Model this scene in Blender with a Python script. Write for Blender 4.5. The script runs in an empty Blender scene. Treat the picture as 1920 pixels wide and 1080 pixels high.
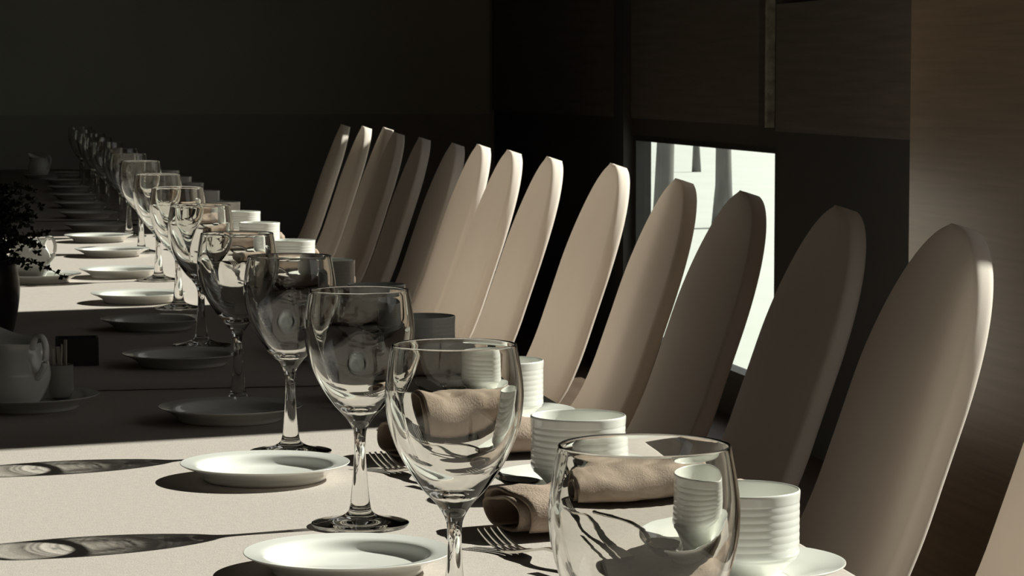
import bpy, math, random
from mathutils import Vector, Matrix, noise

# ------------------------------------------------------------------ camera, sky, sun, exposure
sc = bpy.context.scene
col = sc.collection
PI = math.pi
R = math.radians

cam_data = bpy.data.cameras.new('camera')
cam = bpy.data.objects.new('camera', cam_data)
col.objects.link(cam)
cam.location = (0, 0, 1.1315)
cam.rotation_euler = (R(90 - 4.437), 0, R(-10.837))
cam_data.sensor_width = 36.0
cam_data.lens = 5000.0 / 1920.0 * 36.0
cam_data.clip_start = 0.05
cam_data.clip_end = 200
cam_data.dof.use_dof = True
cam_data.dof.focus_distance = 2.1
cam_data.dof.aperture_fstop = 80
sc.camera = cam

world = bpy.data.worlds.new('sky')
sc.world = world
world.use_nodes = True
bg = world.node_tree.nodes['Background']
bg.inputs[0].default_value = (0.96, 0.93, 0.95, 1)
bg.inputs[1].default_value = 0.55

SUN_AZ, SUN_EL = 14.0, 34.5          # azimuth off the right wall's normal (towards the far end), height
sun_data = bpy.data.lights.new('sun', 'SUN')
sun_data.energy = 8.0
sun_data.angle = R(0.53)
sun_data.color = (1.0, 0.965, 0.88)
sun = bpy.data.objects.new('sun', sun_data)
col.objects.link(sun)
to_sun = Vector((math.cos(R(SUN_AZ)) * math.cos(R(SUN_EL)), math.sin(R(SUN_AZ)) * math.cos(R(SUN_EL)), math.sin(R(SUN_EL))))
sun.rotation_euler = to_sun.to_track_quat('Z', 'Y').to_euler()
sun.location = (20, 8, 14)
sun_data.cycles.is_caustics_light = True

sc.view_settings.view_transform = 'Standard'
sc.view_settings.look = 'None'
sc.view_settings.exposure = 0.0
sc.view_settings.gamma = 1.0
sc.view_settings.use_curve_mapping = False
sc.cycles.use_denoising = True
sc.cycles.max_bounces = 24
sc.cycles.diffuse_bounces = 7
sc.cycles.glossy_bounces = 8
sc.cycles.transmission_bounces = 20
sc.cycles.transparent_max_bounces = 24
sc.cycles.sample_clamp_indirect = 6.0
sc.cycles.caustics_reflective = False
sc.cycles.caustics_refractive = True
sc.cycles.blur_glossy = 0.3

# ------------------------------------------------------------------ materials
def material(name):
    m = bpy.data.materials.new(name)
    m.use_nodes = True
    nt = m.node_tree
    return m, nt, nt.nodes['Principled BSDF']

def simple(name, rgb, rough=0.6, metal=0.0, spec=0.5, var=0.0, scale=20.0, bump=0.0, bscale=200.0, stretch=(1, 1, 1), coat=0.0):
    m, nt, b = material(name)
    b.inputs['Roughness'].default_value = rough
    b.inputs['Metallic'].default_value = metal
    b.inputs['Specular IOR Level'].default_value = spec
    b.inputs['Coat Weight'].default_value = coat
    tc = nt.nodes.new('ShaderNodeTexCoord')
    mp = nt.nodes.new('ShaderNodeMapping')
    mp.inputs['Scale'].default_value = stretch
    nt.links.new(tc.outputs['Object'], mp.inputs['Vector'])
    if var > 0:
        n = nt.nodes.new('ShaderNodeTexNoise')
        n.inputs['Scale'].default_value = scale
        n.inputs['Detail'].default_value = 6
        nt.links.new(mp.outputs[0], n.inputs['Vector'])
        rp = nt.nodes.new('ShaderNodeValToRGB')
        rp.color_ramp.elements[0].position = 0.25
        rp.color_ramp.elements[1].position = 0.75
        rp.color_ramp.elements[0].color = tuple(c * (1 - var) for c in rgb) + (1,)
        rp.color_ramp.elements[1].color = tuple(min(1, c * (1 + var)) for c in rgb) + (1,)
        nt.links.new(n.outputs['Fac'], rp.inputs[0])
        nt.links.new(rp.outputs[0], b.inputs['Base Color'])
    else:
        b.inputs['Base Color'].default_value = tuple(rgb) + (1,)
    if bump > 0:
        n2 = nt.nodes.new('ShaderNodeTexNoise')
        n2.inputs['Scale'].default_value = bscale
        n2.inputs['Detail'].default_value = 4
        nt.links.new(mp.outputs[0], n2.inputs['Vector'])
        bp = nt.nodes.new('ShaderNodeBump')
        bp.inputs['Strength'].default_value = bump
        bp.inputs['Distance'].default_value = 0.002
        nt.links.new(n2.outputs['Fac'], bp.inputs['Height'])
        nt.links.new(bp.outputs[0], b.inputs['Normal'])
    return m

M = {}
M['cloth'] = simple('linen_cloth', (0.475, 0.43, 0.395), 0.9, spec=0.15, var=0.07, scale=160, bump=0.22, bscale=600)
M['chair'] = simple('chair_cover_fabric', (0.95, 0.865, 0.79), 0.75, spec=0.25, var=0.02, scale=8, bump=0.08, bscale=500)
# the stretch cover lets some light through: sunlit from behind it glows softly
_nt = M['chair'].node_tree
_tr = _nt.nodes.new('ShaderNodeBsdfTranslucent')
_tr.inputs[0].default_value = (0.97, 0.91, 0.84, 1)
_mx = _nt.nodes.new('ShaderNodeMixShader')
_mx.inputs[0].default_value = 0.25
_nt.links.new(_nt.nodes['Principled BSDF'].outputs[0], _mx.inputs[1])
_nt.links.new(_tr.outputs[0], _mx.inputs[2])
_nt.links.new(_mx.outputs[0], _nt.nodes['Material Output'].inputs[0])
M['porcelain'] = simple('white_porcelain', (0.82, 0.825, 0.785), 0.16, spec=0.5, coat=0.3)
M['napkin'] = simple('taupe_napkin_cloth', (0.39, 0.305, 0.245), 0.9, spec=0.15, var=0.12, scale=60, bump=0.4, bscale=500)
M['steel'] = simple('polished_steel', (0.62, 0.60, 0.56), 0.14, metal=1.0)
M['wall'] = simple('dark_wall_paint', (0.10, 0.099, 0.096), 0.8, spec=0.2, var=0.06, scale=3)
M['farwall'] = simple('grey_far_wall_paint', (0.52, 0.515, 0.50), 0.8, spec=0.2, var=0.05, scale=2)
M['farpanel'] = simple('olive_far_wall_panel', (0.66, 0.66, 0.56), 0.7, spec=0.2, var=0.05, scale=2)
M['panel'] = simple('dark_wood_panel', (0.19, 0.165, 0.14), 0.6, spec=0.3, var=0.2, scale=6, stretch=(1, 0.4, 8))
M['veneer'] = simple('warm_wood_veneer', (0.52, 0.38, 0.25), 0.30, spec=0.6, var=0.16, scale=7, stretch=(1, 0.5, 14), bump=0.03, bscale=40)
M['frame'] = simple('black_window_frame', (0.03, 0.03, 0.03), 0.5)
M['floor'] = simple('brown_floor_boards', (0.13, 0.09, 0.065), 0.45, var=0.25, scale=4, stretch=(6, 0.6, 1))
M['ceiling'] = simple('dim_ceiling_paint', (0.15, 0.14, 0.135), 0.9, var=0.04)
M['wood_dark'] = simple('dark_table_wood', (0.10, 0.065, 0.04), 0.5, var=0.2, scale=10, stretch=(1, 6, 1))
M['leaf'] = simple('dark_green_leaf', (0.03, 0.045, 0.022), 0.5, var=0.3, scale=30)
M['stem'] = simple('brown_plant_stem', (0.05, 0.04, 0.025), 0.8, var=0.2)
M['vase'] = simple('black_glazed_vase', (0.02, 0.02, 0.02), 0.25, var=0.1)
M['soil'] = simple('potting_soil', (0.03, 0.022, 0.016), 0.95, var=0.3, scale=80)
M['holder'] = simple('grey_ceramic_holder', (0.42, 0.41, 0.38), 0.3)
M['paper'] = simple('sugar_stick_paper', (0.55, 0.5, 0.44), 0.8, var=0.08)
M['boxdark'] = simple('black_box_card', (0.05, 0.047, 0.044), 0.6, var=0.1)
M['snow'] = simple('pale_snowy_ground', (0.66, 0.70, 0.65), 0.9, spec=0.1, var=0.05, scale=1.2)
M['bark'] = simple('grey_tree_bark', (0.14, 0.14, 0.13), 0.9, var=0.3, scale=14, stretch=(1, 1, 0.3))
M['trim'] = simple('tarnished_metal_trim', (0.75, 0.66, 0.52), 0.35, metal=0.2, var=0.6, scale=30)
M['leg'] = simple('chair_leg_metal', (0.10, 0.09, 0.08), 0.4, metal=0.8)

def glass_mat():
    m = bpy.data.materials.new('clear_glass')
    m.use_nodes = True
    nt = m.node_tree
    nt.nodes.clear()
    o = nt.nodes.new('ShaderNodeOutputMaterial')
    g = nt.nodes.new('ShaderNodeBsdfGlass')
    g.inputs['IOR'].default_value = 1.5
    g.inputs['Roughness'].default_value = 0.0
    g.inputs['Color'].default_value = (0.985, 0.985, 0.975, 1)
    nt.links.new(g.outputs[0], o.inputs[0])
    return m
M['glass'] = glass_mat()

def pane_mat():
    m = bpy.data.materials.new('window_pane_glass')
    m.use_nodes = True
    nt = m.node_tree
    nt.nodes.clear()
    o = nt.nodes.new('ShaderNodeOutputMaterial')
    t = nt.nodes.new('ShaderNodeBsdfTransparent')
    t.inputs[0].default_value = (0.95, 0.97, 0.95, 1)
    g = nt.nodes.new('ShaderNodeBsdfGlossy')
    g.inputs['Roughness'].default_value = 0.03
    w = nt.nodes.new('ShaderNodeLayerWeight')
    w.inputs[0].default_value = 0.5
    f = nt.nodes.new('ShaderNodeMath')
    f.operation = 'POWER'
    f.inputs[1].default_value = 7.0
    nt.links.new(w.outputs['Facing'], f.inputs[0])
    x = nt.nodes.new('ShaderNodeMixShader')
    nt.links.new(f.outputs[0], x.inputs[0])
    nt.links.new(t.outputs[0], x.inputs[1])
    nt.links.new(g.outputs[0], x.inputs[2])
    nt.links.new(x.outputs[0], o.inputs[0])
    return m
M['pane'] = pane_mat()

# ------------------------------------------------------------------ mesh helpers
def mesh(name, verts, faces, smooth=False, normals=None):
    me = bpy.data.meshes.new(name)
    me.from_pydata([tuple(v) for v in verts], [], faces)
    me.update()
    if smooth:
        me.polygons.foreach_set('use_smooth', [True] * len(me.polygons))
    if normals:
        me.normals_split_custom_set_from_vertices([tuple(n) for n in normals])
    return me

def obj(name, me, mat, parent=None, loc=(0, 0, 0), rotz=0.0):
    o = bpy.data.objects.new(name, me)
    if mat is not None and me is not None and not me.materials:
        me.materials.append(mat)
    col.objects.link(o)
    o.location = loc
    o.rotation_euler = (0, 0, rotz)
    if parent:
        o.parent = parent
    return o

def empty(name, loc=(0, 0, 0), rotz=0.0):
    o = bpy.data.objects.new(name, None)
    o.empty_display_size = 0.05
    col.objects.link(o)
    o.location = loc
    o.rotation_euler = (0, 0, rotz)
    return o

def tag(o, label, cat, group=None):
    o['label'] = label
    o['category'] = cat
    if group:
        o['group'] = group
    return o

def struct(o):
    o['kind'] = 'structure'
    return o

def copy_tree(o, parent=None):
    c = o.copy()
    col.objects.link(c)
    c.parent = parent
    for ch in list(o.children):
        copy_tree(ch, c)
    return c

def boxes(lst):
    vs, fs = [], []
    for (x0, x1, y0, y1, z0, z1) in lst:
        b = len(vs)
        vs += [(x0, y0, z0), (x1, y0, z0), (x1, y1, z0), (x0, y1, z0), (x0, y0, z1), (x1, y0, z1), (x1, y1, z1), (x0, y1, z1)]
        fs += [tuple(b + i for i in f) for f in ((0, 3, 2, 1), (4, 5, 6, 7), (0, 1, 5, 4), (1, 2, 6, 5), (2, 3, 7, 6), (3, 0, 4, 7))]
    return vs, fs

def box(name, mat, x0, x1, y0, y1, z0, z1, parent=None, bevel=0.0):
    cx, cy, cz = (x0 + x1) / 2, (y0 + y1) / 2, z0
    v, f = boxes([(x0 - cx, x1 - cx, y0 - cy, y1 - cy, 0, z1 - z0)])
    o = obj(name, mesh(name, v, f), mat, parent, (cx, cy, cz))
    if bevel:
        md = o.modifiers.new('bevel', 'BEVEL')
        md.width = bevel
        md.segments = 3
    return o

def spline(pts, n):
    """Catmull-Rom through 2D/3D pts, n samples per span"""
    P = [Vector(p) for p in pts]
    out = []
    for i in range(len(P) - 1):
        p0 = P[i - 1] if i > 0 else P[0] * 2 - P[1]
        p1, p2 = P[i], P[i + 1]
        p3 = P[i + 2] if i + 2 < len(P) else P[-1] * 2 - P[-2]
        for k in range(n):
            t = k / n
            out.append(0.5 * ((2 * p1) + (p2 - p0) * t + (2 * p0 - 5 * p1 + 4 * p2 - p3) * t * t + (3 * p1 - p0 - 3 * p2 + p3) * t ** 3))
    out.append(P[-1])
    return out

def lathe_sections(prof, cuts, seg):
    """prof: dense list of (r, z); cuts: index ranges -> list of (verts, faces, normals)"""
    n = len(prof)
    nrm = []
    for i in range(n):
        a, b = prof[max(i - 1, 0)], prof[min(i + 1, n - 1)]
        t = Vector((b[0] - a[0], b[1] - a[1]))
        nn = Vector((t.y, -t.x))
        if nn.length > 0:
            nn.normalize()
        nrm.append(nn)
    res = []
    for (i0, i1) in cuts:
        vs, ns, fs = [], [], []
        rings = []
        for i in range(i0, i1 + 1):
            r, z = prof[i]
            if r < 1e-6:
                rings.append([len(vs)])
                vs.append((0, 0, z))
                ns.append((0, 0, 1 if nrm[i].y >= 0 else -1))
            else:
                ids = []
                for k in range(seg):
                    a = 2 * PI * k / seg
                    ids.append(len(vs))
                    vs.append((r * math.cos(a), r * math.sin(a), z))
                    ns.append((nrm[i].x * math.cos(a), nrm[i].x * math.sin(a), nrm[i].y))
                rings.append(ids)
        for a, b in zip(rings[:-1], rings[1:]):
            for k in range(seg):
                k2 = (k + 1) % seg
                if len(a) == 1 and len(b) == 1:
                    continue
                if len(a) == 1:
                    fs.append((a[0], b[k2], b[k]))
                elif len(b) == 1:
                    fs.append((a[k], a[k2], b[0]))
                else:
                    fs.append((a[k], a[k2], b[k2], b[k]))
        res.append((vs, fs, ns))
    return res

def lathe_mesh(name, prof, seg=64):
    v, f, n = lathe_sections(prof, [(0, len(prof) - 1)], seg)[0]
    return mesh(name, v, f, True, n)

def tube(path, radii, seg=10, cap=True, flat=1.0):
    """verts/faces for a tube along path (list of Vectors)"""
    path = [Vector(p) for p in path]
    vs, fs = [], []
    up = Vector((0, 0, 1))
    n = len(path)
    for i, p in enumerate(path):
        t = (path[min(i + 1, n - 1)] - path[max(i - 1, 0)]).normalized()
        ref = up if abs(t.dot(up)) < 0.95 else Vector((1, 0, 0))
        s = t.cross(ref).normalized()
        u = s.cross(t).normalized()
        r = radii[i] if isinstance(radii, (list, tuple)) else radii
        for k in range(seg):
            a = 2 * PI * k / seg
            vs.append(p + s * (r * math.cos(a)) + u * (r * flat * math.sin(a)))
    for i in range(n - 1):
        for k in range(seg):
            k2 = (k + 1) % seg
            fs.append((i * seg + k, i * seg + k2, (i + 1) * seg + k2, (i + 1) * seg + k))
    if cap:
        fs.append(tuple(range(seg - 1, -1, -1)))
        fs.append(tuple((n - 1) * seg + k for k in range(seg)))
    return vs, fs

def merge(parts):
    vs, fs = [], []
    for v, f in parts:
        b = len(vs)
        vs += list(v)
        fs += [tuple(b + i for i in q) for q in f]
    return vs, fs

ORD = ['first', 'second', 'third', 'fourth', 'fifth', 'sixth', 'seventh', 'eighth', 'ninth', 'tenth', 'eleventh', 'twelfth',
       'thirteenth', 'fourteenth', 'fifteenth', 'sixteenth', 'seventeenth', 'eighteenth']

# ------------------------------------------------------------------ the setting
WX = 2.40            # inner face of the right (window) wall
BY = 13.0            # far wall
LX = -3.6            # left wall
NY = -3.0            # near wall, behind the camera
CH = 3.25            # ceiling height

# right wall with its openings: (y0, y1, z0, z1)
OPEN = [(1.0, 3.42, 1.30, 2.58), (5.02, 7.20, 1.38, 3.05), (8.86, 9.95, 1.73, 1.93), (8.10, 10.02, 0.14, 0.925)]
WT = 0.06            # its thickness
ys = sorted({NY, BY} | {o[0] for o in OPEN} | {o[1] for o in OPEN})
zs = sorted({0.0, CH} | {o[2] for o in OPEN} | {o[3] for o in OPEN})
cells = []
for a, b in zip(ys[:-1], ys[1:]):
    z_run = None
    for c, d in zip(zs[:-1], zs[1:]):
        my, mz = (a + b) / 2, (c + d) / 2
        hole = any(o[0] < my < o[1] and o[2] < mz < o[3] for o in OPEN)
        if hole:
            if z_run is not None:
                cells.append((WX, WX + WT, a, b, z_run, c))
                z_run = None
        elif z_run is None:
            z_run = c
    if z_run is not None:
        cells.append((WX, WX + WT, a, b, z_run, CH))
v, f = boxes(cells)
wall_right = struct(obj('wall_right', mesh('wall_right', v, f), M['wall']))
box('wood_panel', M['panel'], WX - 0.02, WX, 6.3, 8.05, 0.975, 1.37, wall_right)
box('wood_panel', M['panel'], WX - 0.02, WX, 8.24, 10.0, 0.99, 1.70, wall_right)
box('wood_panel', M['panel'], WX - 0.02, WX, 10.22, 12.96, 0.99, 3.0, wall_right)
box('pilaster', M['wall'], WX - 0.04, WX, 10.04, 10.21, 0.0, CH, wall_right)
tr = box('trim_strip', M['trim'], WX - 0.026, WX - 0.001, 8.125, 8.15, 0.985, 1.58, wall_right)

v, f = boxes([(LX - 0.1, WX + WT, BY, BY + 0.1, 0, CH)])
wall_back = struct(obj('wall_back', mesh('wall_back', v, f), M['farwall']))
box('wood_panel', M['farpanel'], LX, WX - 0.03, BY - 0.02, BY, 0.97, 3.2, wall_back)
v, f = boxes([(LX - 0.1, LX, NY, BY, 0, CH)])
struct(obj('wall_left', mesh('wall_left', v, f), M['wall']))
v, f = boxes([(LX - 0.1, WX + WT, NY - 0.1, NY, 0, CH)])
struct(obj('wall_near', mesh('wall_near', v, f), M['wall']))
v, f = boxes([(LX - 0.1, WX + WT, NY - 0.1, BY + 0.1, -0.1, 0)])
struct(obj('floor', mesh('floor', v, f), M['floor']))
v, f = boxes([(LX - 0.1, WX + WT, NY - 0.1, BY + 0.1, CH, CH + 0.1)])
struct(obj('ceiling', mesh('ceiling', v, f), M['ceiling']))
# pier between the two big windows, clad in veneer
pier = struct(obj('wall_pier', mesh('wall_pier', *boxes([(-0.45, 0.45, -0.43, 0.43, 0, CH)])), M['veneer'], None, (1.95, 3.85, 0)))
box('base_board', M['wall'], -0.462, -0.45, -0.43, 0.43, 0, 0.09, pier)

def window(n, y0, y1, z0, z1):
    t = 0.022
    fr = struct(obj('window_%d' % n, mesh('window_frame', *boxes([
        (-0.03, 0.03, y0 - y0, t, 0, z1 - z0), (-0.03, 0.03, y1 - y0 - t, y1 - y0, 0, z1 - z0),
        (-0.03, 0.03, t, y1 - y0 - t, 0, t), (-0.03, 0.03, t, y1 - y0 - t, z1 - z0 - t, z1 - z0)])), M['frame'], None, (WX + 0.03, y0, z0)))
    p = obj('window_pane', mesh('window_pane', *boxes([(-0.003, 0.003, t, y1 - y0 - t, t, z1 - z0 - t)])), M['pane'], fr)
    return fr
for n, (y0, y1, z0, z1) in enumerate(OPEN):
    window(n + 1, y0, y1, z0, z1)

# outside: pale snowy ground and a few slender trees
v, f = boxes([(WX + WT, 60, -30, 120, -0.12, -0.02)])
tag(obj('snowy_ground', mesh('snowy_ground', v, f), M['snow']), 'bright pale snow-covered ground outside the low window', 'ground')

def tree(x, y, r, h, seed, label):
    rnd = random.Random(seed)
    t = empty('bare_tree', (x, y, -0.03))
    path = [Vector((0, 0, 0))]
    for i in range(1, 9):
        path.append(Vector((rnd.uniform(-.02, .02) * i, rnd.uniform(-.02, .02) * i, h * i / 8)))
    v, f = tube(path, [r * (1.25 if i == 0 else 1 - 0.09 * i) for i in range(9)], 12)
    obj('trunk', mesh('trunk', v, f, True), M['bark'], t)
    for k in range(9):
        i = rnd.randint(4, 8)
        a = rnd.uniform(0, 2 * PI)
        p = path[i]
        d = Vector((math.cos(a), math.sin(a), rnd.uniform(0.4, 1.0))) * (h * 0.22)
        v, f = tube([p, p + d * .5 + Vector((0, 0, .03)), p + d], [r * .35, r * .22, r * .08], 6)
        obj('branch', mesh('branch', v, f, True), M['bark'], t)
    tag(t, label, 'tree', 'bare trees outside')
for k, (x, y, r, h) in enumerate([(4.38, 17.46, 0.075, 2.9), (5.56, 20.25, 0.075, 2.8), (8.68, 32.87, 0.05, 2.6)]):
    tree(x, y, r, h, 5 + k, ['bare tree trunk at the left edge of the low window, outside',
                             'bare tree trunk outside, behind the gap between the two window chairs',
                             'thin distant bare tree outside between the two larger trunks'][k])

# ------------------------------------------------------------------ table and cloths
TX0, TX1, TY0, TY1, TZ = -0.64, 0.64, 0.35, 11.6, 0.75
tbl = tag(empty('banquet_table', (0, 6, 0)), 'long dark wooden banquet table under beige cloths', 'table')
box('tabletop', M['wood_dark'], TX0 + 0.006, TX1 - 0.006, TY0 + 0.006 - 6, TY1 - 0.006 - 6, TZ - 0.035, TZ - 0.0035, tbl)
for yy in (0.6, 3.48, 6.0, 8.7, 11.35):
    for xx in (-0.55, 0.55):
        box('leg', M['wood_dark'], xx - 0.035, xx + 0.035, yy - 6 - 0.035, yy - 6 + 0.035, 0, TZ - 0.035, tbl)

def cloth(y0, y1, lift, label, end0=False, end1=False):
    nx, ny = 30, max(12, int((y1 - y0) / 0.08))
    drop = 0.24
    rnd = random.Random(int(y0 * 100))
    # cross-section: points (x, z) over the table with hanging sides
    sec = []
    e = 0.008
    for i in range(7):
        sec.append((TX0 - e - 0.012 * (1 - i / 6), TZ - drop + (drop - e) * i / 6, 1 - i / 6))
    for i in range(1, 4):
        a = PI / 2 * i / 4
        sec.append((TX0 - e * math.cos(a), TZ - e + e * math.sin(a), 0))
    for i in range(nx + 1):
        sec.append((TX0 + (TX1 - TX0) * i / nx, TZ, 0))
    for i in range(3, 0, -1):
        a = PI / 2 * i / 4
        sec.append((TX1 + e * math.cos(a), TZ - e + e * math.sin(a), 0))
    for i in range(6, -1, -1):
        sec.append((TX1 + e + 0.012 * (1 - i / 6), TZ - drop + (drop - e) * i / 6, 1 - i / 6))
    vs, fs = [], []
    m = len(sec)
    for j in range(ny + 1):
        y = y0 + (y1 - y0) * j / ny
        for (x, z, w) in sec:
            wave = 0.012 * w * math.sin(y * 17 + math.sin(y * 5)) * (1 if x > 0 else -1)
            vs.append((x + wave, y, z + lift))
    for j in range(ny):
        for i in range(m - 1):
            fs.append((j * m + i, j * m + i + 1, (j + 1) * m + i + 1, (j + 1) * m + i))
    # thickness below
    o = obj('tablecloth', mesh('tablecloth', vs, fs, True), M['cloth'])
    md = o.modifiers.new('thick', 'SOLIDIFY')
    md.thickness = 0.0012
    md.offset = 1.0
    return tag(o, label, 'tablecloth', 'beige tablecloths along the banquet table')
cloth(TY0, 3.30, 0.0, 'beige linen tablecloth at the near end of the table')
cloth(3.3005, 7.34, 0.0016, 'beige linen tablecloth on the middle stretch of the table')
cloth(7.3405, TY1, 0.0032, 'beige linen tablecloth on the far dark end of the table')
def tz(y):
    return TZ + 0.0013 + (0 if y < 3.3 else 0.0016 if y < 7.34 else 0.0032)

# ------------------------------------------------------------------ wine glasses
out_pts = [(0.0, 0.0016), (0.012, 0.0012), (0.030, 0.0004), (0.0395, 0.0002), (0.0412, 0.0010), (0.0418, 0.0022), (0.0408, 0.0034),
           (0.030, 0.0048), (0.018, 0.0078), (0.0110, 0.0120), (0.0088, 0.018), (0.0072, 0.032), (0.0056, 0.052), (0.0049, 0.068),
           (0.0052, 0.078), (0.0070, 0.0855), (0.0128, 0.0945), (0.0222, 0.1045), (0.0328, 0.1200), (0.0410, 0.1365),
           (0.0456, 0.153), (0.0470, 0.166), (0.0467, 0.176), (0.0451, 0.188), (0.0425, 0.2020)]
in_pts = [(0.0408, 0.2022), (0.0432, 0.188), (0.0446, 0.176), (0.0446, 0.166), (0.0428, 0.153), (0.0378, 0.1365), (0.0292, 0.1205),
          (0.0185, 0.1080), (0.0095, 0.1020), (0.0, 0.1000)]
op = spline(out_pts, 4)
rim = [(0.04165 + 0.00085 * math.cos(a), 0.2023 + 0.0008 * math.sin(a)) for a in [PI * k / 6 for k in range(1, 6)]]
ip = spline(in_pts, 4)
prof = [(max(p[0], 0), p[1]) for p in op] + rim + [(max(p[0], 0), p[1]) for p in ip]
i_foot = 9 * 4
i_stem = 16 * 4
secs = lathe_sections(prof, [(0, i_foot), (i_foot, i_stem), (i_stem, len(prof) - 1)], 96)
g_me = [mesh(nm, s[0], s[1], True, s[2]) for nm, s in zip(('foot', 'stem', 'bowl'), secs)]
glass0 = empty('wine_glass')
for nm, me in zip(('foot', 'stem', 'bowl'), g_me):
    o = obj(nm, me, M['glass'], glass0)
    o.cycles.is_caustics_caster = True
GL = [(.307, 1.259), (.299, 1.770), (.298, 2.249), (.287, 2.705), (.270, 3.123), (.278, 3.815), (.287, 4.457), (.291, 5.095),
      (.302, 5.942), (.304, 6.552), (.308, 7.069), (.30, 7.75), (.295, 8.40), (.30, 9.05), (.29, 9.70), (.30, 10.35)]
for i, (x, y) in enumerate(GL):
    g = glass0 if i == 0 else copy_tree(glass0)
    g.location = (x, y, tz(y))
    g.rotation_euler.z = 0.4 * i
    if i == 0:
        lab = 'empty wine glass nearest the camera, its lower bowl cut off by the picture edge'
    else:
        lab = 'clear empty stemmed wine glass, %s from the camera in its row' % ORD[i]
    tag(g, lab, 'wine glass', 'row of empty wine glasses')

# ------------------------------------------------------------------ plates, saucers, cups
def plate_profile(r, h, foot):
    p = [(0, .0035), (foot * .86, .0035), (foot * .9, .0012), (foot * .93, 0), (foot * .98, 0), (foot * 1.01, .002), (foot * 1.04, .0055),
         (r * .86, h * .66), (r * .95, h * .83), (r * .995, h * .94), (r, h * .985), (r * .992, h), (r * .97, h * .985), (r * .90, h * .94),
         (r * .83, h * .88), (r * .785, h * .76), (r * .745, h * .50), (r * .70, h * .33), (r * .62, h * .27), (r * .4, h * .24), (0, h * .24)]
    return [(max(q[0], 0), q[1]) for q in spline(p, 3)]
plate_me = lathe_mesh('side_plate', plate_profile(0.081, 0.0170, 0.058), 96)
PL = [(.260, 2.037), (.244, 2.532), (.249, 2.986), (.235, 3.569), (.225, 4.102), (.228, 4.605), (.226, 5.21), (.234, 5.836),
      (.224, 6.37), (.234, 6.847), (.235, 7.45), (.235, 8.05), (.235, 8.65), (.235, 9.3), (.235, 9.95), (.25, 10.78)]
for i, (x, y) in enumerate(PL):
    o = obj('side_plate', plate_me, M['porcelain'], None, (x, y, tz(y)))
    tag(o, 'empty white round side plate, %s from the camera in the row' % ORD[i] if i else
        'empty white side plate at the bottom edge, nearest the camera', 'plate', 'row of white side plates')

saucer_prof = [(0, .003), (.036, .003), (.0385, .0008), (.040, 0), (.042, 0), (.0435, .002), (.046, .004), (.062, .0095), (.074, .0135), (.0785, .0155),
               (.0792, .0166), (.0785, .0172), (.074, .0160), (.062, .0125), (.052, .0088), (.044, .0066), (.036, .0056), (.033, .0050), (0, .0050)]
saucer_me = lathe_mesh('saucer', [(max(q[0], 0), q[1]) for q in spline(saucer_prof, 3)], 80)
cp = [(0, .0025), (.022, .0022), (.0245, .0002), (.0265, 0), (.028, .0012), (.0300, .0040), (.0345, .0090), (.0390, .0130), (.0420, .0155), (.0428, .0175)]
z = .0190
for k in range(7):
    cp += [(.04378, z), (.0440, z + .0026), (.04378, z + .0052)]
    z += .0056
cp += [(.0440, .0590), (.0442, .0620), (.0444, .0655), (.0440, .0668), (.0432, .0672), (.0424, .0666), (.0420, .0640), (.0412, .050), (.0405, .025), (.036, .0125), (.022, .0070), (0, .0060)]
cup_me = lathe_mesh('cup', [(max(q[0], 0), q[1]) for q in spline(cp, 3)], 80)
CU = [(.548, 1.936), (.521, 2.396), (.544, 2.890), (.538, 3.440), (.554, 3.990), (.552, 4.556), (.551, 5.138), (.550, 5.794), (.568, 6.30),
      (.554, 6.815), (.574, 7.486), (.588, 8.082), (.575, 8.60), (.57, 9.2)]
CU = [(min(x, .556), y) for x, y in CU]

# cutlery: built lying along +X from the tip end, resting on z = 0
def fork_mesh():
    parts = []
    def strip(xs, y0f, y1f, zf, th):
        vs, fs = [], []
        for x in xs:
            z = zf(x)
            vs += [(x, y0f(x), z), (x, y1f(x), z), (x, y1f(x), z + th), (x, y0f(x), z + th)]
        for i in range(len(xs) - 1):
            b = i * 4
            for k in range(4):
                k2 = (k + 1) % 4
                fs.append((b + k, b + k2, b + 4 + k2, b + 4 + k))
        fs.append((3, 2, 1, 0))
        e = (len(xs) - 1) * 4
        fs.append((e, e + 1, e + 2, e + 3))
        return vs, fs
    zf = lambda x: 0.0012 + (0.013 * ((0.045 - x) / 0.045) ** 2 if x < 0.045 else 0) + 0.010 * math.exp(-((x - 0.10) / 0.035) ** 2)
    for k in range(4):
        c = -0.0093 + 0.0062 * k
        parts.append(strip([0.048 * i / 8 for i in range(9)], lambda x, c=c: c - 0.0010 - 0.010 * min(x, .05) * 1.2, lambda x, c=c: c + 0.0010 + 0.010 * min(x, .05) * 1.2, zf, 0.0016))
    def hw(x):
        if x < 0.062: return 0.0112
        if x < 0.085: return 0.0112 - 0.0080 * (x - 0.062) / 0.023
        return 0.0032 + 0.0062 * max(0, (x - 0.10) / 0.095) ** 1.3
    parts.append(strip([0.046 + 0.149 * i / 30 for i in range(31)], lambda x: -hw(x), lambda x: hw(x), zf, 0.0020))
    v, f = merge(parts)
    return mesh('fork', v, f)
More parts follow.
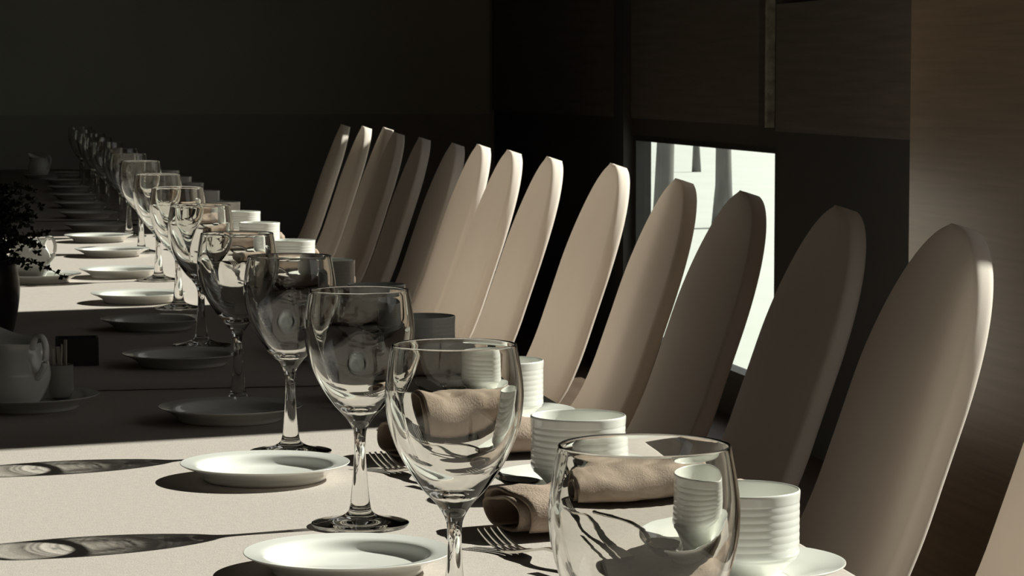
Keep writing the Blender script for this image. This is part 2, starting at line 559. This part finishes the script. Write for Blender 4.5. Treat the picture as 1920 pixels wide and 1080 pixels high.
def spoon_parts():
    vs, fs = [], []
    nu, nv = 14, 20
    # bowl: a thin dished ellipse
    for s_, off in ((1, 0.0), (-1, 0.0012)):
        b = len(vs)
        vs.append((0.024, 0, 0.001 + off))
        for i in range(1, nu + 1):
            q = i / nu
            for k in range(nv):
                a = 2 * PI * k / nv
                vs.append((0.024 + 0.024 * q * math.cos(a), 0.0155 * q * math.sin(a) * (1 - 0.12 * math.cos(a)), 0.001 + off + 0.0075 * q ** 2.2))
        for k in range(nv):
            k2 = (k + 1) % nv
            fs.append((b, b + 1 + k, b + 1 + k2) if s_ < 0 else (b, b + 1 + k2, b + 1 + k))
            for i in range(nu - 1):
                q = (b + 1 + i * nv + k, b + 1 + (i + 1) * nv + k, b + 1 + (i + 1) * nv + k2, b + 1 + i * nv + k2)
                fs.append(q if s_ < 0 else q[::-1])
    bowl = mesh('bowl', vs, fs, True)
    path = [Vector((0.046, 0, 0.0088)), Vector((0.056, 0, 0.0125)), Vector((0.075, 0, 0.016)), Vector((0.10, 0, 0.0165)), Vector((0.128, 0, 0.0145)), Vector((0.142, 0, 0.0135))]
    pp = spline(path, 4)
    v, f = tube(pp, [0.0028 + 0.0030 * max(0, (i / (len(pp) - 1) - .3)) ** 1.2 for i in range(len(pp))], 8, True, 0.45)
    return bowl, mesh('handle', v, f, True)
fork_me = fork_mesh()
sp_bowl, sp_handle = spoon_parts()

def napkin_mesh(seed):
    """a cloth napkin folded into a flat roll: a flattened spiral sheet, length along X"""
    rnd = random.Random(seed)
    turns, ns, nl, L = 1.85, 60, 36, 0.215
    vs, fs = [], []
    for j in range(nl + 1):
        u = j / nl
        x = L * u
        for i in range(ns + 1):
            t = i / ns
            a = -PI * 0.5 + 2 * PI * turns * t
            g = 1.0 - 0.42 * (1 - t)
            hw, hh = 0.050 * g, 0.0165 * g
            c, s_ = math.cos(a), math.sin(a)
            yy = hw * math.copysign(abs(c) ** 0.75, c)
            zz = 0.0185 + hh * math.copysign(abs(s_) ** 0.85, s_)
            nz = noise.noise(Vector((x * 22 + seed * 3.1, yy * 26, zz * 30 + t * 2)))
            n2 = noise.noise(Vector((x * 60 + seed, yy * 55 + 9, t * 3)))
            k = max(0.0, zz - 0.006) / 0.03
            zz += (0.0085 * nz + 0.0030 * n2) * k + 0.004 * k * math.sin(u * 3.1 + seed)
            yy += 0.004 * noise.noise(Vector((x * 18 + 5 + seed, t * 4, 2)))
            xx = x + 0.012 * (t - 0.5) * (1 - 1.6 * u) + 0.004 * noise.noise(Vector((t * 6, seed * 2.0, u)))
            vs.append((xx, yy, max(zz, 0.0014)))
    for j in range(nl):
        for i in range(ns):
            b = j * (ns + 1) + i
            fs.append((b, b + ns + 1, b + ns + 2, b + 1))
    return mesh('napkin', vs, fs, True)
napkin_me = [napkin_mesh(k) for k in range(3)]

def place_setting(i, x, y, cup=True, words=''):
    z0 = tz(y)
    if cup:
        o = obj('saucer', saucer_me, M['porcelain'], None, (x, y, z0))
        tag(o, 'white saucer under the %s white ribbed cup from the camera' % ORD[i], 'saucer', 'saucers under the ribbed cups')
        o = obj('cup', cup_me, M['porcelain'], None, (x, y, z0 + .0052))
        tag(o, 'white ribbed straight-sided cup, %s from the camera, beside the chairs' % ORD[i], 'cup', 'row of white ribbed cups')
        if i < 10:
            s = empty('spoon', (x - .050, y - .048, z0 + .0085), R(118))
            obj('bowl', sp_bowl, M['steel'], s)
            obj('handle', sp_handle, M['steel'], s)
            tag(s, 'steel teaspoon lying on the saucer of the %s cup from the camera' % ORD[i], 'spoon', 'teaspoons on the saucers')
    if i < 11:
        yn = y + .250
        n = obj('napkin', napkin_me[i % 3], M['napkin'], None, (x - .138, yn, tz(yn) + .0003), R([12, 9, 14][i % 3]))
        md = n.modifiers.new('thick', 'SOLIDIFY')
        md.thickness = 0.0022
        md.offset = -1
        tag(n, ('rolled taupe cloth napkin behind the %s cup from the camera' % ORD[i]) if cup else
            'rolled taupe cloth napkin just below the picture edge, seen through the nearest glass', 'napkin', 'rolled taupe napkins')
        fk = obj('fork', fork_me, M['steel'], None, (x - .160, y + .194, tz(y)), R(-70))
        tag(fk, ('steel table fork in front of the napkin behind the %s cup' % ORD[i]) if cup else
            'steel table fork just below the picture edge near the nearest glass', 'fork', 'table forks beside the napkins')
for i, (x, y) in enumerate(CU):
    place_setting(i, x, y)
place_setting(0, .53, 1.385, cup=False)

# ------------------------------------------------------------------ chairs
def chair():
    t = empty('dining_chair')
    # front-surface profile (x, z) from the top down; x = 0 at the top, the table lies towards -x
    prof = spline([(0.0, 0.967), (-0.029, 0.88), (-0.064, 0.78), (-0.098, 0.68), (-0.128, 0.595), (-0.160, 0.53), (-0.205, 0.487), (-0.255, 0.470)], 16)
    acc = [0.0]
    for a, b in zip(prof[:-1], prof[1:]):
        acc.append(acc[-1] + (b - a).length)
    tot = acc[-1]
    def at(d):
        d = min(max(d, 0), tot)
        for i in range(len(acc) - 1):
            if acc[i + 1] >= d:
                k = (d - acc[i]) / (acc[i + 1] - acc[i])
                p = prof[i].lerp(prof[i + 1], k)
                tg = (prof[i + 1] - prof[i]).normalized()
                return p, tg
        return prof[-1], (prof[-1] - prof[-2]).normalized()
    b_, a_, th = 0.235, 0.194, 0.028
    ds = [b_ * (1 - math.cos(PI / 2 * k / 26)) for k in range(1, 27)] + [b_ + (tot - b_) * k / 16 for k in range(1, 17)]
    ds = [0.0006] + ds
    vs, fs = [], []
    ring = 0
    for d in ds:
        p, tg = at(d)
        n = Vector((tg.y, -tg.x))            # towards the back (away from the table)
        if n.x < 0: n = -n
        q = max(0.0, 1 - ((b_ - d) / b_) ** 2) if d < b_ else 1.0
        w = a_ * q ** 0.5 if d < b_ else a_ + 0.012 * ((d - b_) / (tot - b_)) ** 2.2
        r = min(0.010, w * 0.6)
        sec = []
        for (cy, cn, a0) in ((w - r, r, -PI / 2), (w - r, th - r, 0), (-(w - r), th - r, PI / 2), (-(w - r), r, PI)):
            for k in range(5):
                a = a0 + PI / 2 * k / 4
                sec.append((cy + r * math.cos(a), cn + r * math.sin(a)))
            if a0 == 0:
                for k in range(1, 5):
                    sec.append(((w - r) * (1 - 2 * k / 5), th + 0.004 * math.sin(PI * k / 5)))
            if a0 == PI:
                for k in range(1, 5):
                    sec.append((-(w - r) * (1 - 2 * k / 5), -0.005 * math.sin(PI * k / 5)))
        ring = len(sec)
        for (cy, cn) in sec:
            vs.append((p.x + n.x * cn, cy, p.y + n.y * cn))
    nr = len(ds)
    for j in range(nr - 1):
        for k in range(ring):
            k2 = (k + 1) % ring
            fs.append((j * ring + k, (j + 1) * ring + k, (j + 1) * ring + k2, j * ring + k2))
    fs.append(tuple(range(ring)))
    fs.append(tuple((nr - 1) * ring + k for k in range(ring - 1, -1, -1)))
    obj('backrest', mesh('backrest', vs, fs, True), M['chair'], t)
    # seat: rounded slab
    seat = box('seat', M['chair'], -0.60, -0.15, -0.195, 0.195, 0.405, 0.468, t, 0.018)
    # rear upright closing the back below the seat
    for sy in (-1, 1):
        v, f = tube([(-0.10, sy * .17, 0.43), (-0.06, sy * .175, 0.2), (-0.02, sy * .18, 0.0)], [.016, .014, .012], 8)
        obj('leg', mesh('leg', v, f, True), M['leg'], t)
        v, f = tube([(-0.56, sy * .17, 0.41), (-0.565, sy * .175, 0.2), (-0.57, sy * .18, 0.0)], [.016, .014, .012], 8)
        obj('leg', mesh('leg', v, f, True), M['leg'], t)
    return t
chair0 = chair()
CHS = [(1.20, 2.62, .945)] + [(l, l * q, 1.1315 - d * l) for q, l, d in [
    (2.691, 1.185, .1512), (3.094, 1.22, .1504), (3.518, 1.22, .1496), (3.874, 1.225, .1455), (4.308, 1.22, .1357), (4.831, 1.20, .1389),
    (5.224, 1.195, .1365), (5.566, 1.20, .1332), (5.890, 1.21, .1381), (6.366, 1.205, .1348), (6.790, 1.20, .1307), (6.983, 1.235, .1209),
    (7.402, 1.235, .1250), (7.874, 1.235, .1275)]]
for i, (x, y, zt) in enumerate(CHS):
    c = chair0 if i == 0 else copy_tree(chair0)
    c.location = (x - .007, y, 0)
    c.scale.z = zt / 0.967
    c.rotation_euler.z = R(-1.5 + [0, .5, -.6, .6, -.8, .4, -.5, .5][i % 8])
    lab = 'cream covered chair at the right picture edge, nearest the camera' if i == 0 else \
        'cream fabric chair with tall rounded back, %s from the camera along the table' % ORD[i]
    tag(c, lab, 'chair', 'cream covered chairs along the table')

# ------------------------------------------------------------------ centrepieces: jugs, holder, box, plant
def jug_meshes():
    p = [(0, .003), (.026, .003), (.029, .0008), (.031, 0), (.033, .002), (.040, .013), (.0475, .030), (.0495, .045), (.046, .062), (.040, .076), (.0385, .086), (.0400, .0900),
         (.0392, .0912), (.0380, .0900), (.0362, .085), (.0378, .075), (.0435, .061), (.047, .045), (.045, .030), (.037, .012), (.026, .006), (0, .005)]
    prof = [(max(q[0], 0), q[1]) for q in spline(p, 3)]
    v, f, n = lathe_sections(prof, [(0, len(prof) - 1)], 64)[0]
    vs = []
    for (x, y, z) in v:
        r = math.hypot(x, y)
        if z > .06 and r > 1e-6:
            a = math.atan2(y, x)
            k = max(0, -math.cos(a)) ** 6 * ((z - .06) / .031) ** 1.5          # spout on the -x side
            b = max(0, (z - .07) / .021)
            x -= .020 * k
            z += .014 * k * b + .004 * b * (-math.cos(a))
        vs.append((x, y, z))
    body = mesh('body', vs, f, True)
    path = spline([(.037, 0, .080), (.046, 0, .097), (.060, 0, .098), (.068, 0, .082), (.064, 0, .058), (.0475, 0, .038)], 6)
    v, f = tube(path, .0052, 10, True, 0.75)
    return body, mesh('handle', v, f, True)
jb, jh = jug_meshes()
JUGS = [((.013, 3.14), 'white milk jug on a plate in the dark foreground at the left edge', .82),
        ((.050, 5.10), 'sunlit white milk jug behind the dark plant at the left', .80),
        ((.144, 10.5), 'small far white milk jug lit on its right side', .84)]
for k, ((x, y), lab, s) in enumerate(JUGS):
    zz = tz(y)
    o = obj('side_plate', plate_me, M['porcelain'], None, (x + .012, y, zz))
    o.scale = (1.04, 1.04, 1)
    tag(o, ['white plate under the milk jug in the dark foreground', 'white plate under the sunlit milk jug behind the plant',
            'white plate under the small far milk jug'][k], 'plate', 'plates under the milk jugs')
    j = empty('milk_jug', (x, y, zz + .0060), R([-52, -30, -40][k]))
    j.scale = (s, s, s)
    obj('body', jb, M['porcelain'], j)
    obj('handle', jh, M['porcelain'], j)
    tag(j, lab, 'jug', 'white milk jugs')

h = empty('sugar_stick_holder', (.066, 3.185, tz(3.185) + .0090))
hp = [(0, .001), (.0125, .001), (.0135, 0), (.0145, .002), (.0142, .034), (.0146, .036), (.0136, .0362), (.0130, .034), (.0128, .004), (0, .003)]
obj('cup_body', lathe_mesh('cup_body', [(max(q[0], 0), q[1]) for q in spline(hp, 3)], 32), M['holder'], h)
rnd = random.Random(4)
for k in range(7):
    a = 2 * PI * k / 7
    rr = .0075 if k else 0
    v, f = boxes([(-.0022, .0022, -.0007, .0007, 0, .058 + rnd.uniform(-.006, .006))])
    s = obj('sugar_stick', mesh('sugar_stick', v, f), M['paper'], h, (rr * math.cos(a), rr * math.sin(a), .0034), a)
    s.rotation_euler = (0.06 * math.sin(a), -0.06 * math.cos(a), a)
tag(h, 'small grey cylinder holding paper sugar sticks behind the dark foreground jug', 'holder')

bx = empty('napkin_box', (.096, 3.60, tz(3.6)))
v, f = boxes([(-.028, .028, -.02, .02, 0, .004), (-.028, -.025, -.02, .02, .004, .037), (.025, .028, -.02, .02, .004, .037), (-.025, .025, .017, .02, .004, .037), (-.025, .025, -.02, -.017, .004, .037)])
obj('case', mesh('case', v, f), M['boxdark'], bx)
v, f = boxes([(-.024, .024, -.015, .015, .004, .033)])
obj('paper_stack', mesh('paper_stack', v, f), M['boxdark'], bx)
tag(bx, 'small black open box on the dark cloth behind the foreground jug', 'box')

def plant(x, y, seed, label, vlabel):
    rnd = random.Random(seed)
    z0 = tz(y)
    t = empty('potted_plant', (x, y, z0))
    vp = [(0, .003), (.040, .003), (.044, 0), (.048, .003), (.055, .03), (.060, .07), (.056, .105), (.058, .115), (.055, .116), (.051, .105), (.054, .07), (.048, .03), (.038, .01), (0, .008)]
    obj('vase', lathe_mesh('vase', [(max(q[0], 0), q[1]) for q in spline(vp, 3)], 48), M['vase'], t)
    obj('soil', lathe_mesh('soil', [(0.0515, .094), (0.03, .099), (0, .101)], 32), M['soil'], t)
    stems, lv, lf = [], [], []
    for s in range(120):
        a = rnd.uniform(0, 2 * PI)
        reach = rnd.uniform(.03, .135)
        top = rnd.uniform(.13, .25)
        end = top - rnd.uniform(0, 1) * (top - .06) * (reach / .135) ** 1.5
        p0 = Vector((.03 * math.cos(a) * rnd.random(), .03 * math.sin(a) * rnd.random(), .095))
        p2 = Vector((reach * math.cos(a), reach * math.sin(a), end))
        p1 = Vector((reach * .45 * math.cos(a), reach * .45 * math.sin(a), top))
        pts = [p0.lerp(p1, q).lerp(p1.lerp(p2, q), q) for q in [k / 12 for k in range(13)]]
        stems.append(tube(pts, [.0012 * (1 - .05 * k) for k in range(13)], 5))
        for k in range(3, 13):
            for rep in range(8):
                d = Vector((rnd.uniform(-1, 1), rnd.uniform(-1, 1), rnd.uniform(-.6, .7))).normalized()
                sdv = d.cross(Vector((rnd.uniform(-1, 1), rnd.uniform(-1, 1), rnd.uniform(-1, 1)))).normalized()
                Lf = rnd.uniform(.005, .011)
                wd = Lf * .33
                nrm = d.cross(sdv) * (Lf * .12)
                b = len(lv)
                p = pts[k]
                lv += [p, p + d * Lf * .45 + sdv * wd + nrm, p + d * Lf, p + d * Lf * .45 - sdv * wd + nrm]
                lf += [(b, b + 1, b + 2), (b, b + 2, b + 3)]
    v, f = merge(stems)
    obj('stems', mesh('stems', v, f, True), M['stem'], t)
    o = obj('foliage', mesh('foliage', lv, lf), M['leaf'], t)
    o['kind'] = 'stuff'
    tag(t, label, 'plant')
plant(-.035, 4.02, 3, 'dark trailing leafy plant in a black vase at the left edge', '')

for o in bpy.data.objects:
    if o.name.startswith('tablecloth'):
        o.cycles.is_caustics_receiver = True
